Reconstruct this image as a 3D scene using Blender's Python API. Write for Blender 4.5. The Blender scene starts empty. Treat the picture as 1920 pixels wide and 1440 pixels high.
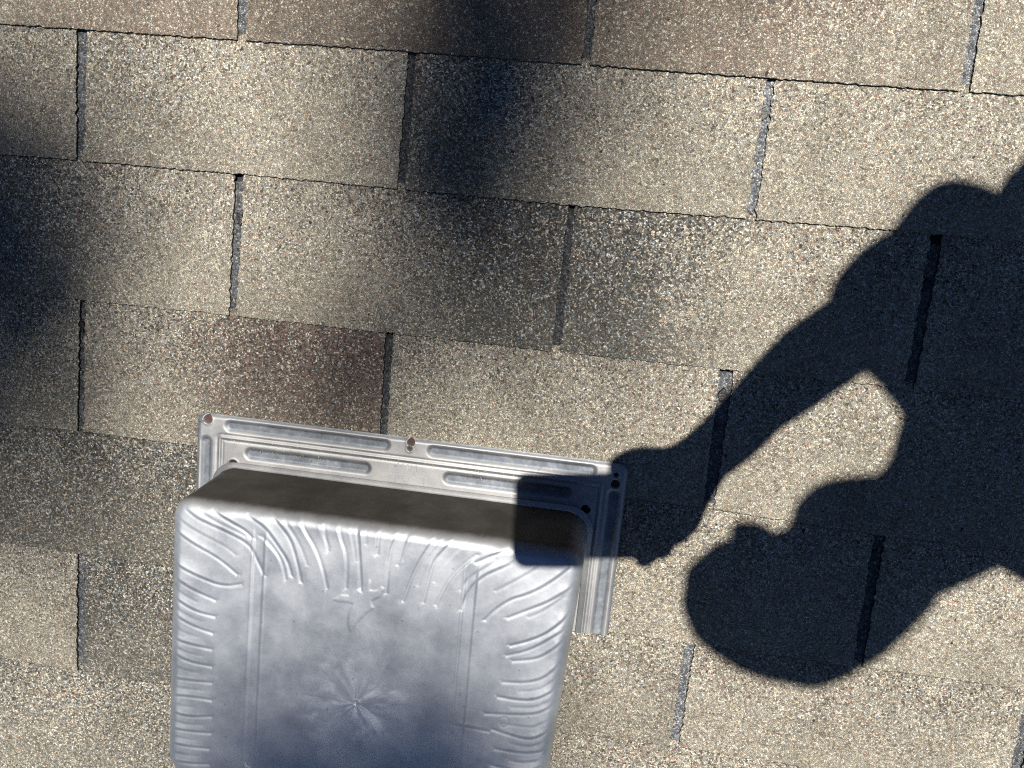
import bpy, bmesh, math, random
import numpy as np
from mathutils import Matrix, Vector
random.seed(7); np.random.seed(7)
S = bpy.context.scene
COL = S.collection

# ---------------------------------------------------------------- frame of the roof
PITCH = math.radians(18.4)
M = Matrix.Rotation(PITCH, 4, 'X')            # roof frame (x across, y up the slope, z off the roof) -> world
RC = np.array([[0.98863, 0.09465, -0.11681], [0.11242, -0.98129, 0.15634], [-0.09983, -0.16769, -0.98077]])
CAM = Vector((0.49060, -0.29470, 0.68734))
SUN = Vector((0.0538, 0.30121, 0.95204)).normalized()

# ---------------------------------------------------------------- camera
cd = bpy.data.cameras.new('camera'); cam = bpy.data.objects.new('camera', cd); COL.objects.link(cam)
cd.sensor_width = 36; cd.lens = 1442 / 1920 * 36; cd.clip_start = 0.02; cd.clip_end = 400
m = Matrix.Identity(4)
for i in range(3):
    m[i][0] = RC[0][i]; m[i][1] = -RC[1][i]; m[i][2] = -RC[2][i]; m[i][3] = CAM[i]
cam.matrix_world = M @ m
S.camera = cam

# ---------------------------------------------------------------- daylight
sunw = (M.to_3x3() @ SUN).normalized()
w = bpy.data.worlds.new('World'); S.world = w; w.use_nodes = True
wn = w.node_tree; bg = wn.nodes['Background']
sky = wn.nodes.new('ShaderNodeTexSky'); sky.sky_type = 'NISHITA'; sky.sun_disc = False
sky.sun_elevation = math.asin(sunw.z); sky.sun_rotation = math.atan2(sunw.x, sunw.y)
sky.air_density = 0.38; sky.dust_density = 0.0; sky.ozone_density = 8.0
wn.links.new(sky.outputs[0], bg.inputs[0]); bg.inputs[1].default_value = 0.05
ld = bpy.data.lights.new('sun', 'SUN'); ld.energy = 5.0; ld.angle = math.radians(0.53); ld.color = (1.0, 0.95, 0.86)
lo = bpy.data.objects.new('sun', ld); COL.objects.link(lo)
lo.rotation_euler = sunw.to_track_quat('Z', 'Y').to_euler(); lo.location = (0, 0, 30)
S.view_settings.view_transform = 'Standard'; S.view_settings.look = 'None'
S.view_settings.gamma = 1; S.view_settings.use_curve_mapping = False
S.view_settings.exposure = 0.66
S.cycles.use_denoising = False
S.cycles.filter_width = 1.15

# ---------------------------------------------------------------- helpers
def tag(o, label=None, cat=None, group=None, kind=None):
    if label: o['label'] = label
    if cat: o['category'] = cat
    if group: o['group'] = group
    if kind: o['kind'] = kind
    return o

def empty(name, mw, **k):
    o = bpy.data.objects.new(name, None); COL.objects.link(o); o.matrix_world = mw; o.empty_display_size = 0.1
    return tag(o, **k)

def link(name, me, mat=None, parent=None, loc=None, smooth=False):
    o = bpy.data.objects.new(name, me); COL.objects.link(o)
    if mat is not None:
        for x in (mat if isinstance(mat, (list, tuple)) else [mat]):
            me.materials.append(x)
    if parent is not None: o.parent = parent
    if loc is not None: o.location = loc
    if smooth: me.polygons.foreach_set('use_smooth', [True] * len(me.polygons))
    return o

def mesh(name, v, f, midx=None):
    me = bpy.data.meshes.new(name); me.from_pydata([tuple(map(float, q)) for q in v], [], f); me.update()
    if midx is not None: me.polygons.foreach_set('material_index', midx)
    return me

def gridmesh(name, X, Y, Z, keep=None):
    ny, nx = X.shape
    v = np.stack([X, Y, Z], -1).reshape(-1, 3)
    a = (np.arange(ny - 1)[:, None] * nx + np.arange(nx - 1)[None, :])
    q = np.stack([a, a + 1, a + nx + 1, a + nx], -1).reshape(-1, 4)
    if keep is not None: q = q[keep.reshape(-1)]
    me = bpy.data.meshes.new(name)
    me.vertices.add(len(v)); me.vertices.foreach_set('co', v.ravel())
    me.loops.add(q.size); me.loops.foreach_set('vertex_index', q.ravel().astype(np.int32))
    me.polygons.add(len(q)); me.polygons.foreach_set('loop_start', np.arange(0, q.size, 4, dtype=np.int32))
    me.polygons.foreach_set('loop_total', np.full(len(q), 4, dtype=np.int32))
    me.update(calc_edges=True); me.validate()
    bm = bmesh.new(); bm.from_mesh(me)
    bmesh.ops.delete(bm, geom=[x for x in bm.verts if not x.link_faces], context='VERTS')
    bm.to_mesh(me); bm.free()
    return me

def bmobj(name, bm, mat, parent=None, smooth=False, loc=None):
    me = bpy.data.meshes.new(name); bm.to_mesh(me); bm.free()
    return link(name, me, mat, parent, loc, smooth)

class NT:
    def __init__(s, name):
        s.m = bpy.data.materials.new(name); s.m.use_nodes = True; s.t = s.m.node_tree
        s.b = s.t.nodes['Principled BSDF']
    def n(s, typ, **k):
        x = s.t.nodes.new(typ)
        for a, b in k.items():
            if a.startswith('i_'):
                key = a[2:]; key = int(key) if key.isdigit() else key.replace('_', ' ')
                x.inputs[key].default_value = b
            else: setattr(x, a, b)
        return x
    def l(s, a, b): s.t.links.new(a, b)
    def math(s, op, a, b=None, clamp=False):
        x = s.n('ShaderNodeMath', operation=op); x.use_clamp = clamp
        for i, q in enumerate((a, b)):
            if q is None: continue
            if isinstance(q, (int, float)): x.inputs[i].default_value = q
            else: s.l(q, x.inputs[i])
        return x.outputs[0]
    def mix(s, f, a, b, mode='MIX'):
        x = s.n('ShaderNodeMix', data_type='RGBA', blend_type=mode)
        for i, q in ((0, f), (6, a), (7, b)):
            if isinstance(q, (int, float)): x.inputs[i].default_value = q
            elif isinstance(q, tuple): x.inputs[i].default_value = q + (1,) if len(q) == 3 else q
            else: s.l(q, x.inputs[i])
        return x.outputs[2]
    def ramp(s, fac, stops, interp='LINEAR'):
        x = s.n('ShaderNodeValToRGB'); r = x.color_ramp; r.interpolation = interp
        while len(r.elements) < len(stops): r.elements.new(0.5)
        for e, (p, c) in zip(r.elements, stops):
            e.position = p; e.color = (c, c, c, 1) if isinstance(c, (int, float)) else tuple(c) + (1,)
        s.l(fac, x.inputs[0]); return x.outputs[0]

def simple(name, col, rough=0.8, metal=0.0, var=0.25, scale=40.0, bump=0.0):
    k = NT(name); tc = k.n('ShaderNodeTexCoord')
    nz = k.n('ShaderNodeTexNoise', i_Scale=scale, i_Detail=5.0); k.l(tc.outputs['Object'], nz.inputs['Vector'])
    c = k.ramp(nz.outputs[0], [(0.3, tuple(x * (1 - var) for x in col)), (0.7, tuple(min(1, x * (1 + var)) for x in col))])
    k.l(c, k.b.inputs['Base Color']); k.b.inputs['Roughness'].default_value = rough; k.b.inputs['Metallic'].default_value = metal
    if bump:
        bp = k.n('ShaderNodeBump', i_Strength=bump, i_Distance=0.002); k.l(nz.outputs[0], bp.inputs['Height']); k.l(bp.outputs[0], k.b.inputs['Normal'])
    return k.m

# ---------------------------------------------------------------- shingle granules
def shingle_mat():
    k = NT('granules')
    tc = k.n('ShaderNodeTexCoord'); oi = k.n('ShaderNodeObjectInfo')
    off = k.n('ShaderNodeVectorMath', operation='SCALE'); off.inputs[3].default_value = 9.0
    cmb = k.n('ShaderNodeCombineXYZ'); k.l(oi.outputs['Random'], cmb.inputs[0]); k.l(oi.outputs['Random'], cmb.inputs[1])
    k.l(cmb.outputs[0], off.inputs[0])
    add = k.n('ShaderNodeVectorMath', operation='ADD'); k.l(tc.outputs['Object'], add.inputs[0]); k.l(off.outputs[0], add.inputs[1])
    co = add.outputs[0]
    wn_ = k.n('ShaderNodeTexNoise', i_Scale=900.0, i_Detail=1.0); k.l(co, wn_.inputs['Vector'])
    wv = k.n('ShaderNodeVectorMath', operation='SCALE'); wv.inputs[3].default_value = 0.0006; k.l(wn_.outputs['Color'], wv.inputs[0])
    cw = k.n('ShaderNodeVectorMath', operation='ADD'); k.l(co, cw.inputs[0]); 
    wn2 = k.n('ShaderNodeTexNoise', i_Scale=260.0, i_Detail=2.0); k.l(co, wn2.inputs['Vector'])
    wv2 = k.n('ShaderNodeVectorMath', operation='SCALE'); wv2.inputs[3].default_value = 0.0035; k.l(wn2.outputs['Color'], wv2.inputs[0])
    ws = k.n('ShaderNodeVectorMath', operation='ADD'); k.l(wv.outputs[0], ws.inputs[0]); k.l(wv2.outputs[0], ws.inputs[1]); k.l(ws.outputs[0], cw.inputs[1])
    rm = k.n('ShaderNodeMapping'); rm.inputs['Rotation'].default_value = (0, 0, .53); k.l(cw.outputs[0], rm.inputs[0]); cw = rm
    def vor(scale, feat='F1'):
        v = k.n('ShaderNodeTexVoronoi', feature=feat, voronoi_dimensions='2D', i_Scale=scale); k.l(cw.outputs[0], v.inputs['Vector']); return v
    v1 = vor(GR); ve = vor(GR, 'DISTANCE_TO_EDGE')
    sp = k.n('ShaderNodeSeparateColor'); k.l(v1.outputs['Color'], sp.inputs[0])
    r, g, b = sp.outputs
    sx = k.n('ShaderNodeSeparateXYZ'); k.l(tc.outputs['Object'], sx.inputs[0])
    lx, ly = sx.outputs[0], sx.outputs[1]
    def at(n): return k.n('ShaderNodeAttribute', attribute_type='OBJECT', attribute_name=n).outputs['Fac']
    # left-to-right change of blend across a shingle
    n2 = k.n('ShaderNodeTexNoise', i_Scale=9.0, i_Detail=3.0); k.l(co, n2.inputs['Vector'])
    xx = k.math('ADD', lx, k.math('MULTIPLY', k.math('SUBTRACT', n2.outputs[0], 0.5), 0.10))
    mr = k.n('ShaderNodeMapRange', interpolation_type='SMOOTHSTEP')
    k.l(xx, mr.inputs[0]); k.l(k.math('SUBTRACT', at('blend_at'), at('blend_w')), mr.inputs[1]); k.l(k.math('ADD', at('blend_at'), at('blend_w')), mr.inputs[2])
    t = mr.outputs[0]
    def lerp(a, b): return k.math('ADD', k.math('MULTIPLY', a, k.math('SUBTRACT', 1.0, t)), k.math('MULTIPLY', b, t))
    n3 = k.n('ShaderNodeTexNoise', i_Scale=26.0, i_Detail=4.0, i_Roughness=0.6); k.l(co, n3.inputs['Vector'])
    wob = k.math('MULTIPLY', k.math('SUBTRACT', n3.outputs[0], 0.5), 0.55)
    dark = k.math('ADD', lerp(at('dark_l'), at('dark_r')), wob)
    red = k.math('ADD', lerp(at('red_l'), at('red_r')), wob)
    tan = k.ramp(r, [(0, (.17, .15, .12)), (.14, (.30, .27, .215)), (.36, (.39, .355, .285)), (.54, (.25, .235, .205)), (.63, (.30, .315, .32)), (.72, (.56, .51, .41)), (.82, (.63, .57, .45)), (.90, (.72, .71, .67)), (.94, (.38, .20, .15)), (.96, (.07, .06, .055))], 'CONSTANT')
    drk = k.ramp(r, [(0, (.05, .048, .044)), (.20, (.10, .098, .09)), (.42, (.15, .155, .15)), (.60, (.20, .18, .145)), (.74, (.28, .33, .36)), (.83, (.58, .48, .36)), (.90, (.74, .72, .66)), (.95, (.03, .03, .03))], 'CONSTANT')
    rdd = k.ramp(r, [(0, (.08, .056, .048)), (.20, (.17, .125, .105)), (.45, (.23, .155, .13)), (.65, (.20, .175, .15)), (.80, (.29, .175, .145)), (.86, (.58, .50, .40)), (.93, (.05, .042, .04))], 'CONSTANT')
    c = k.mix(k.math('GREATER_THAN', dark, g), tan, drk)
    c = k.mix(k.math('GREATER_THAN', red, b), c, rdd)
    # dust worked in between granules flattens the lower part of an exposure
    n4 = k.n('ShaderNodeTexNoise', i_Scale=14.0, i_Detail=3.0); k.l(co, n4.inputs['Vector'])
    dst = k.n('ShaderNodeMapRange'); k.l(k.math('ADD', ly, k.math('MULTIPLY', k.math('SUBTRACT', n4.outputs[0], 0.5), 0.12)), dst.inputs[0])
    dst.inputs[1].default_value = 0.125; dst.inputs[2].default_value = 0.02; dst.inputs[3].default_value = 0.02; dst.inputs[4].default_value = 0.34
    duc = k.mix(k.math('MULTIPLY', lerp(at('dark_l'), at('dark_r')), 0.9), (.37, .335, .26), (.13, .125, .105))
    c = k.mix(dst.outputs[0], c, duc)
    # headlap (only open in the cut-outs): less bleached, grey
    hl = k.math('GREATER_THAN', ly, at('lap_y'))
    lapc = k.n('ShaderNodeHueSaturation'); k.l(at('lap'), lapc.inputs['Value'])
    k.l(k.ramp(r, [(0, (.07, .075, .08)), (.3, (.13, .14, .155)), (.6, (.19, .20, .215)), (.85, (.28, .29, .30)), (.96, (.45, .43, .38))], 'CONSTANT'), lapc.inputs['Color'])
    c = k.mix(hl, c, lapc.outputs[0])
    # black asphalt between granules and bald specks
    ed = k.ramp(ve.outputs['Distance'], [(0.0, .22), (.10, .58), (.24, 1.0)])
    c = k.mix(1.0, c, ed, 'MULTIPLY')
    nb = k.n('ShaderNodeTexNoise', i_Scale=130.0, i_Detail=2.0); k.l(co, nb.inputs['Vector'])
    bald = k.ramp(nb.outputs[0], [(.725, 0.0), (.75, 1.0)])
    c = k.mix(bald, c, (.03, .028, .025))
    gp = k.n('ShaderNodeNewGeometry')
    mpw = k.n('ShaderNodeMapping'); mpw.inputs['Scale'].default_value = (1, .35, 1); k.l(gp.outputs['Position'], mpw.inputs[0])
    nw = k.n('ShaderNodeTexNoise', i_Scale=16.0, i_Detail=6.0, i_Roughness=0.65); k.l(mpw.outputs[0], nw.inputs['Vector'])
    wx = k.n('ShaderNodeMapRange', i_1=.3, i_2=.7, i_3=.80, i_4=1.2); k.l(nw.outputs[0], wx.inputs[0])
    hs = k.n('ShaderNodeHueSaturation', i_Value=1.0); k.l(k.math('MULTIPLY', at('tone'), wx.outputs[0]), hs.inputs['Value']); k.l(c, hs.inputs['Color'])
    k.l(hs.outputs[0], k.b.inputs['Base Color'])
    k.b.inputs['Roughness'].default_value = 0.85; k.b.inputs['Specular IOR Level'].default_value = 0.3
    hgt = k.math('ADD', k.ramp(ve.outputs['Distance'], [(0, 0.0), (.3, 1.0)]), k.math('MULTIPLY', g, 0.8))
    bp = k.n('ShaderNodeBump', i_Strength=0.55, i_Distance=0.0006); k.l(hgt, bp.inputs['Height']); k.l(bp.outputs[0], k.b.inputs['Normal'])
    return k.m
GR = 730.0
G = shingle_mat()
ASPH = simple('asphalt_cut_edge', (.018, .017, .016), 0.75, var=.4, scale=600, bump=.5)
TAR = simple('sealant_tar', (.012, .011, .011), 0.45, var=.5, scale=300, bump=.6)

def metal_mat(name, UP_SHADE, ROUGH, BR, WARM, TINT=(1, 1, 1), MET=.88):
    k = NT(name); tc = k.n('ShaderNodeTexCoord'); co = tc.outputs['Object']
    n1 = k.n('ShaderNodeTexNoise', i_Scale=30.0, i_Detail=6.0, i_Roughness=0.6, i_Distortion=0.1); k.l(co, n1.inputs['Vector'])
    n2 = k.n('ShaderNodeTexNoise', i_Scale=900.0, i_Detail=3.0, i_Roughness=0.7); k.l(co, n2.inputs['Vector'])
    mp = k.n('ShaderNodeMapping'); mp.inputs['Scale'].default_value = (1, .12, 1); mp.inputs['Rotation'].default_value = (0, 0, .9); k.l(co, mp.inputs[0])
    n3 = k.n('ShaderNodeTexNoise', i_Scale=300.0, i_Detail=4.0); k.l(mp.outputs[0], n3.inputs['Vector'])
    c = k.ramp(n1.outputs[0], [(.30, tuple(BR * q for q in (.40 + WARM, .41, .43 - WARM))), (.5, tuple(BR * q for q in (.50 + WARM, .51, .53 - WARM))), (.70, tuple(BR * q for q in (.60, .605, .61 - WARM)))])
    c = k.mix(0.12, c, k.ramp(n2.outputs[0], [(.3, .25), (.7, .85)]), 'MIX')
    c = k.mix(1.0, c, TINT, 'MULTIPLY')
    # pale oxide fan around the rivet
    mp2 = k.n('ShaderNodeVectorMath', operation='SUBTRACT'); k.l(co, mp2.inputs[0]); mp2.inputs[1].default_value = (.3213, -.6906, 0)
    s2 = k.n('ShaderNodeSeparateXYZ'); k.l(mp2.outputs[0], s2.inputs[0])
    ang = k.math('ARCTAN2', s2.outputs[1], s2.outputs[0])
    ln = k.math('POWER', k.math('ADD', k.math('MULTIPLY', s2.outputs[0], s2.outputs[0]), k.math('MULTIPLY', s2.outputs[1], s2.outputs[1])), 0.5)
    cs = k.n('ShaderNodeCombineXYZ'); k.l(k.math('MULTIPLY', k.math('ADD', ang, k.math('MULTIPLY', n1.outputs[0], .5)), 1.7), cs.inputs[0]); k.l(k.math('MULTIPLY', ln, 18.0), cs.inputs[1])
    nr = k.n('ShaderNodeTexNoise', i_Scale=1.0, i_Detail=4.0, i_Roughness=0.6); k.l(cs.outputs[0], nr.inputs['Vector'])
    ray = k.ramp(nr.outputs[0], [(.44, 0.0), (.60, 1.0)])
    fall = k.n('ShaderNodeMapRange', interpolation_type='SMOOTHSTEP', i_1=.075, i_2=.004, i_3=0.0, i_4=1.0); k.l(ln, fall.inputs[0])
    brk = k.n('ShaderNodeTexNoise', i_Scale=34.0, i_Detail=5.0, i_Roughness=0.7); k.l(co, brk.inputs['Vector'])
    ray = k.math('MULTIPLY', ray, k.ramp(brk.outputs[0], [(.40, .08), (.60, 1.0)]))
    ox = k.math('MULTIPLY', k.math('ADD', ray, .20), fall.outputs[0], True)
    c = k.mix(k.math('MULTIPLY', ox, .62), c, (.84, .88, .95))
    # shade painted brown on up-slope faces, and grime in low spots of the flange
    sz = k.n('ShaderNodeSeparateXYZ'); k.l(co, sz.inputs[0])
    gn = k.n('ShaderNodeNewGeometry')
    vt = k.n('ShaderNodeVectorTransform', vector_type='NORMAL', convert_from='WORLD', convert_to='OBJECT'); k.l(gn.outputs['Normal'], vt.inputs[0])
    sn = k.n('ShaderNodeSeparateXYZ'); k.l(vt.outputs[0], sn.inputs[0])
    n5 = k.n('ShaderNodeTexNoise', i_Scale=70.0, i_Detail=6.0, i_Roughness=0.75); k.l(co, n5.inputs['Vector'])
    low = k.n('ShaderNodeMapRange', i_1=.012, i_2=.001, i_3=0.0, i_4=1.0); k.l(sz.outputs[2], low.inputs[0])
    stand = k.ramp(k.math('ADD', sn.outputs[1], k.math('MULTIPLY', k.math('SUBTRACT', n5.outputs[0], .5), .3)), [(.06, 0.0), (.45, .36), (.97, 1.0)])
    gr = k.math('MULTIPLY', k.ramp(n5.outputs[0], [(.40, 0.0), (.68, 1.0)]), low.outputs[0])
    gf = k.math('MAXIMUM', k.math('MULTIPLY', gr, .30), k.math('MULTIPLY', stand, UP_SHADE))
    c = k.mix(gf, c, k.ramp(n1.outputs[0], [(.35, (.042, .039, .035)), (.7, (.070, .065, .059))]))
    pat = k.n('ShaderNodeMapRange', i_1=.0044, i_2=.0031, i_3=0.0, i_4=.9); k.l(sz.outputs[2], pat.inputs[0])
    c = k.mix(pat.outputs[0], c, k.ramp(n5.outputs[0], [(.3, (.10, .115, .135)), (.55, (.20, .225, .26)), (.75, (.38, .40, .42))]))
    sp = k.n('ShaderNodeTexVoronoi', i_Scale=55.0); k.l(co, sp.inputs['Vector'])
    spk = k.ramp(sp.outputs['Distance'], [(.045, 1.0), (.075, 0.0)])
    c = k.mix(k.math('MULTIPLY', spk, .35), c, (.12, .12, .13))
    k.l(c, k.b.inputs['Base Color'])
    k.l(k.math('SUBTRACT', MET, k.math('MAXIMUM', k.math('MULTIPLY', gf, .86), k.math('MULTIPLY', ox, .5))), k.b.inputs['Metallic'])
    k.l(k.math('MAXIMUM', k.math('MAXIMUM', k.ramp(n1.outputs[0], [(.3, ROUGH - .05), (.7, ROUGH + .07)]), k.math('MULTIPLY', gf, .92)), k.math('MULTIPLY', pat.outputs[0], .72)), k.b.inputs['Roughness'])
    k.l(k.math('SUBTRACT', .5, k.math('MULTIPLY', gf, .42)), k.b.inputs['Specular IOR Level'])
    hb = k.math('ADD', k.math('MULTIPLY', n2.outputs[0], .5), k.math('MULTIPLY', n3.outputs[0], .5))
    bp = k.n('ShaderNodeBump', i_Strength=0.10, i_Distance=0.0006); k.l(hb, bp.inputs['Height']); k.l(bp.outputs[0], k.b.inputs['Normal'])
    return k.m
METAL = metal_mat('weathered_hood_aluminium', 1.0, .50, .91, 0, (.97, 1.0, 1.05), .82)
LIPM = metal_mat('weathered_lip_aluminium', .12, .55, .74, .01)
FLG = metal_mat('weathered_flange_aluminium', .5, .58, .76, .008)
RUST = simple('rusty_nail', (.075, .04, .03), .8, .2, .4, 500, .4)
DARK = simple('dark_void', (.012, .012, .012), .9)

# ---------------------------------------------------------------- measured outlines (mm in the roof frame)
CREASES = [[(162.6, -535.2), (173.8, -542.3), (198.0, -549.5), (220.8, -558.3), (227.5, -570.8), (235.3, -585.2)], [(149.4, -552.8), (168.2, -564.7), (192.6, -574.4), (211.4, -587.7)], [(187.9, -533.2), (204.9, -541.8), (215.6, -546.1), (223.5, -553.1)], [(235.1, -526.8), (247.4, -538.4), (257.4, -549.8), (263.9, -568.0), (268.7, -587.6)], [(256.1, -524.0), (261.3, -534.1), (266.4, -543.8), (275.0, -555.5), (281.9, -570.3), (287.8, -591.1)], [(229.2, -553.8), (239.0, -562.0), (246.6, -571.5), (251.2, -588.3)], [(218.9, -533.7), (233.4, -541.3), (242.4, -551.9), (255.9, -569.2), (259.9, -583.1)], [(278.5, -525.6), (281.3, -534.7), (283.8, -546.1), (286.8, -557.6)], [(292.3, -523.8), (296.2, -543.0), (303.1, -557.7), (304.0, -588.2)], [(313.4, -523.2), (317.4, -549.5), (321.3, -587.6)], [(348.3, -525.5), (342.3, -538.0), (338.8, -552.6), (338.9, -586.9)], [(331.0, -525.5), (328.6, -537.5), (328.8, -554.0)], [(359.7, -526.2), (356.0, -538.4), (353.3, -550.5), (350.9, -561.3)], [(379.0, -525.9), (372.0, -539.4), (364.5, -554.1), (358.6, -572.5), (353.5, -591.4)], [(395.6, -525.9), (384.7, -540.4), (376.6, -552.3), (373.6, -571.2), (370.9, -590.3)], [(415.1, -544.0), (404.8, -554.9), (397.5, -564.4), (391.0, -578.2), (386.1, -591.8)], [(441.8, -544.4), (431.3, -550.6), (421.2, -557.2), (412.6, -566.4), (406.8, -578.2), (403.0, -591.6)], [(438.0, -532.4), (425.8, -538.8), (413.1, -547.1)], [(489.9, -541.2), (480.1, -551.8), (468.8, -561.9), (457.5, -569.2), (445.6, -574.3), (432.3, -586.2), (424.3, -597.0)], [(493.9, -558.2), (477.8, -572.3), (461.0, -581.9), (444.1, -591.6)], [(494.8, -583.3), (486.6, -593.1), (478.5, -601.0), (465.9, -608.7), (449.5, -615.6)], [(494.5, -605.2), (484.6, -616.3), (474.2, -623.8), (453.5, -628.6)], [(493.4, -628.4), (482.6, -640.8), (467.4, -646.7), (446.8, -648.7)], [(493.1, -650.8), (478.8, -661.0), (462.3, -663.3), (444.4, -662.8)], [(492.5, -666.6), (480.2, -674.1), (456.8, -677.6), (434.5, -679.9)], [(492.3, -690.4), (479.9, -698.1), (460.9, -696.4), (442.2, -693.1)], [(490.9, -707.7), (473.9, -711.7), (447.5, -711.4)], [(490.7, -723.9), (475.6, -729.2), (445.3, -727.0)], [(150.4, -596.2), (160.8, -602.5), (172.2, -607.8), (192.0, -613.8)], [(149.1, -582.1), (160.5, -588.8), (177.7, -595.1), (197.3, -599.6), (214.1, -594.7)], [(151.3, -615.4), (161.3, -621.3), (173.7, -627.0), (191.5, -628.8)], [(150.6, -630.0), (161.7, -637.3), (173.2, -641.6), (190.0, -645.0)], [(150.1, -654.3), (166.7, -658.8), (189.5, -660.3)], [(150.4, -668.0), (167.1, -675.6), (190.0, -676.5)], [(151.0, -693.2), (170.6, -693.1), (190.5, -691.8)], [(150.8, -709.8), (171.0, -708.6), (191.0, -708.8)], [(150.7, -725.6), (168.5, -728.9), (191.0, -724.5)], [(151.0, -741.9), (169.3, -743.0), (191.5, -741.2)], [(150.8, -756.8), (167.2, -758.2), (189.5, -757.0)], [(151.2, -774.5), (170.2, -774.9), (189.9, -772.4)], [(493.5, -595.8), (468.9, -616.4), (447.2, -624.7)], [(408.4, -694.9), (421.5, -694.7), (442.4, -696.1)]]
BIRD = [(296.1, -598.7), (302.0, -593.8), (309.6, -593.6), (312.3, -589.9), (315.6, -587.3), (320.2, -585.7), (322.4, -583.6), (324.4, -579.1), (325.7, -576.8), (326.5, -579.4), (326.0, -585.4), (329.0, -586.2), (334.1, -584.8), (336.7, -581.4), (338.6, -583.0), (335.6, -590.0), (328.4, -594.7), (328.6, -598.3), (330.8, -601.0), (325.0, -606.2), (317.4, -615.9), (312.4, -625.2), (310.2, -617.0), (310.1, -610.9), (311.5, -604.6), (314.1, -599.3), (307.0, -598.9), (300.6, -599.2)]
PERSON = {
  'head': [[726.2, -177.2, 1290.0, 60], [745.7, -198.5, 1300.0, 50], [779.9, -171.3, 1310.0, 77], [817.4, -145.0, 1330.0, 70], [835.2, -132.2, 1300.0, 60]],
  'nose': [[725.0, -141.0, 1240.0, 22], [708.0, -132.7, 1225.0, 9]],
  'side': [[852.8, 57.3, 1120.0, 50], [838.4, 0.6, 1100.0, 46]],
  'neck': [[818.3, -133.7, 1270.0, 62], [847.8, -126.4, 1215.0, 56]],
  'collar': [[794.2, -109.0, 1255.0, 44], [845.2, -111.9, 1215.0, 46]],
  'chest': [[862.5, -116.6, 1200.0, 62], [888.9, -102.0, 1180.0, 70]],
  'pec': [[907.2, -43.4, 1130.0, 82]],
  'torso': [[906.3, -38.8, 1130.0, 85], [976.3, -29.0, 1090.0, 120]],
  'rsh': [[845.9, 113.7, 1150.0, 42], [866.5, 64.9, 1140.0, 55], [928.0, 31.0, 1140.0, 72]],
  'flare': [[845.9, 113.7, 1150.0, 42], [816.3, 11.4, 1060.0, 50]],
  'waist': [[925.5, 25.9, 1110.0, 90], [922.2, 115.0, 1060.0, 52]],
  'lsh': [[932.0, -115.5, 1130.0, 52], [934.3, -65.2, 1140.0, 72]],
  'uarm': [[847.5, 111.6, 1150.0, 44], [790.3, 17.9, 1040.0, 46], [727.1, -78.7, 905.0, 37]],
  'farm': [[727.1, -78.7, 905.0, 37], [687.9, -146.7, 815.0, 30], [666.4, -190.5, 765.0, 29], [638.2, -236.0, 712.0, 27]],
  'palm': [[638.2, -236.0, 712.0, 27], [616.0, -271.7, 700.0, 36], [610.1, -290.9, 698.0, 38]],
  'index': [[616.3, -241.0, 705.0, 12], [580.8, -246.4, 702.0, 13], [565.0, -257.1, 700.0, 13]],
  'middle': [[615.6, -264.7, 690.0, 12], [579.5, -276.3, 676.0, 9], [567.8, -276.6, 680.0, 8]],
  'ring': [[616.4, -282.3, 690.0, 12], [584.0, -293.5, 676.0, 9], [572.3, -293.8, 680.0, 8]],
  'little': [[618.6, -299.9, 690.0, 11], [591.0, -310.2, 677.0, 8], [581.7, -310.2, 681.0, 7]],
  'thumb': [[620.2, -304.2, 700.0, 13], [607.4, -326.2, 700.0, 12], [598.2, -340.1, 698.0, 11]],
}
LINES = {
}
TARS = [(154.5, -287.9), (-1.5, -404.0), (608.5, -161.0), (608.1, -401.3), (761.4, -288.7), (759.7, -531.2)]
CR_A = .82
LINES = {1: [(-90, -133.8), (300, -132.6), (560, -133.6), (910, -132.6)], 2: [(-90, -249.2), (200, -248), (440, -249.6), (700, -246.5), (910, -246.5)],
  3: [(-90, -379), (150, -377.4), (460, -378.2), (900, -376.4)], 4: [(-90, -510.3), (0, -508), (400, -508.5), (600, -505.5), (760, -510), (910, -508.5)],
  5: [(-90, -635.2), (300, -636.8), (620, -637.6), (910, -635.3)], 6: [(-95, -764.6), (110, -765.2), (420, -752), (600, -744.6), (920, -744.0)], 7: [(-94, -884.8), (500, -880), (920, -876)]}
CLUMPS = [(-112, -325, .18, 125), (-95, -445, .13, 9), (384, -80, .12, 40), (352, -200, .11, 32), (405, -320, .15, 20), (258, -425, .07, 10), (-50, -575, .15, 15), (325, -824, .17, 84)]

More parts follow.
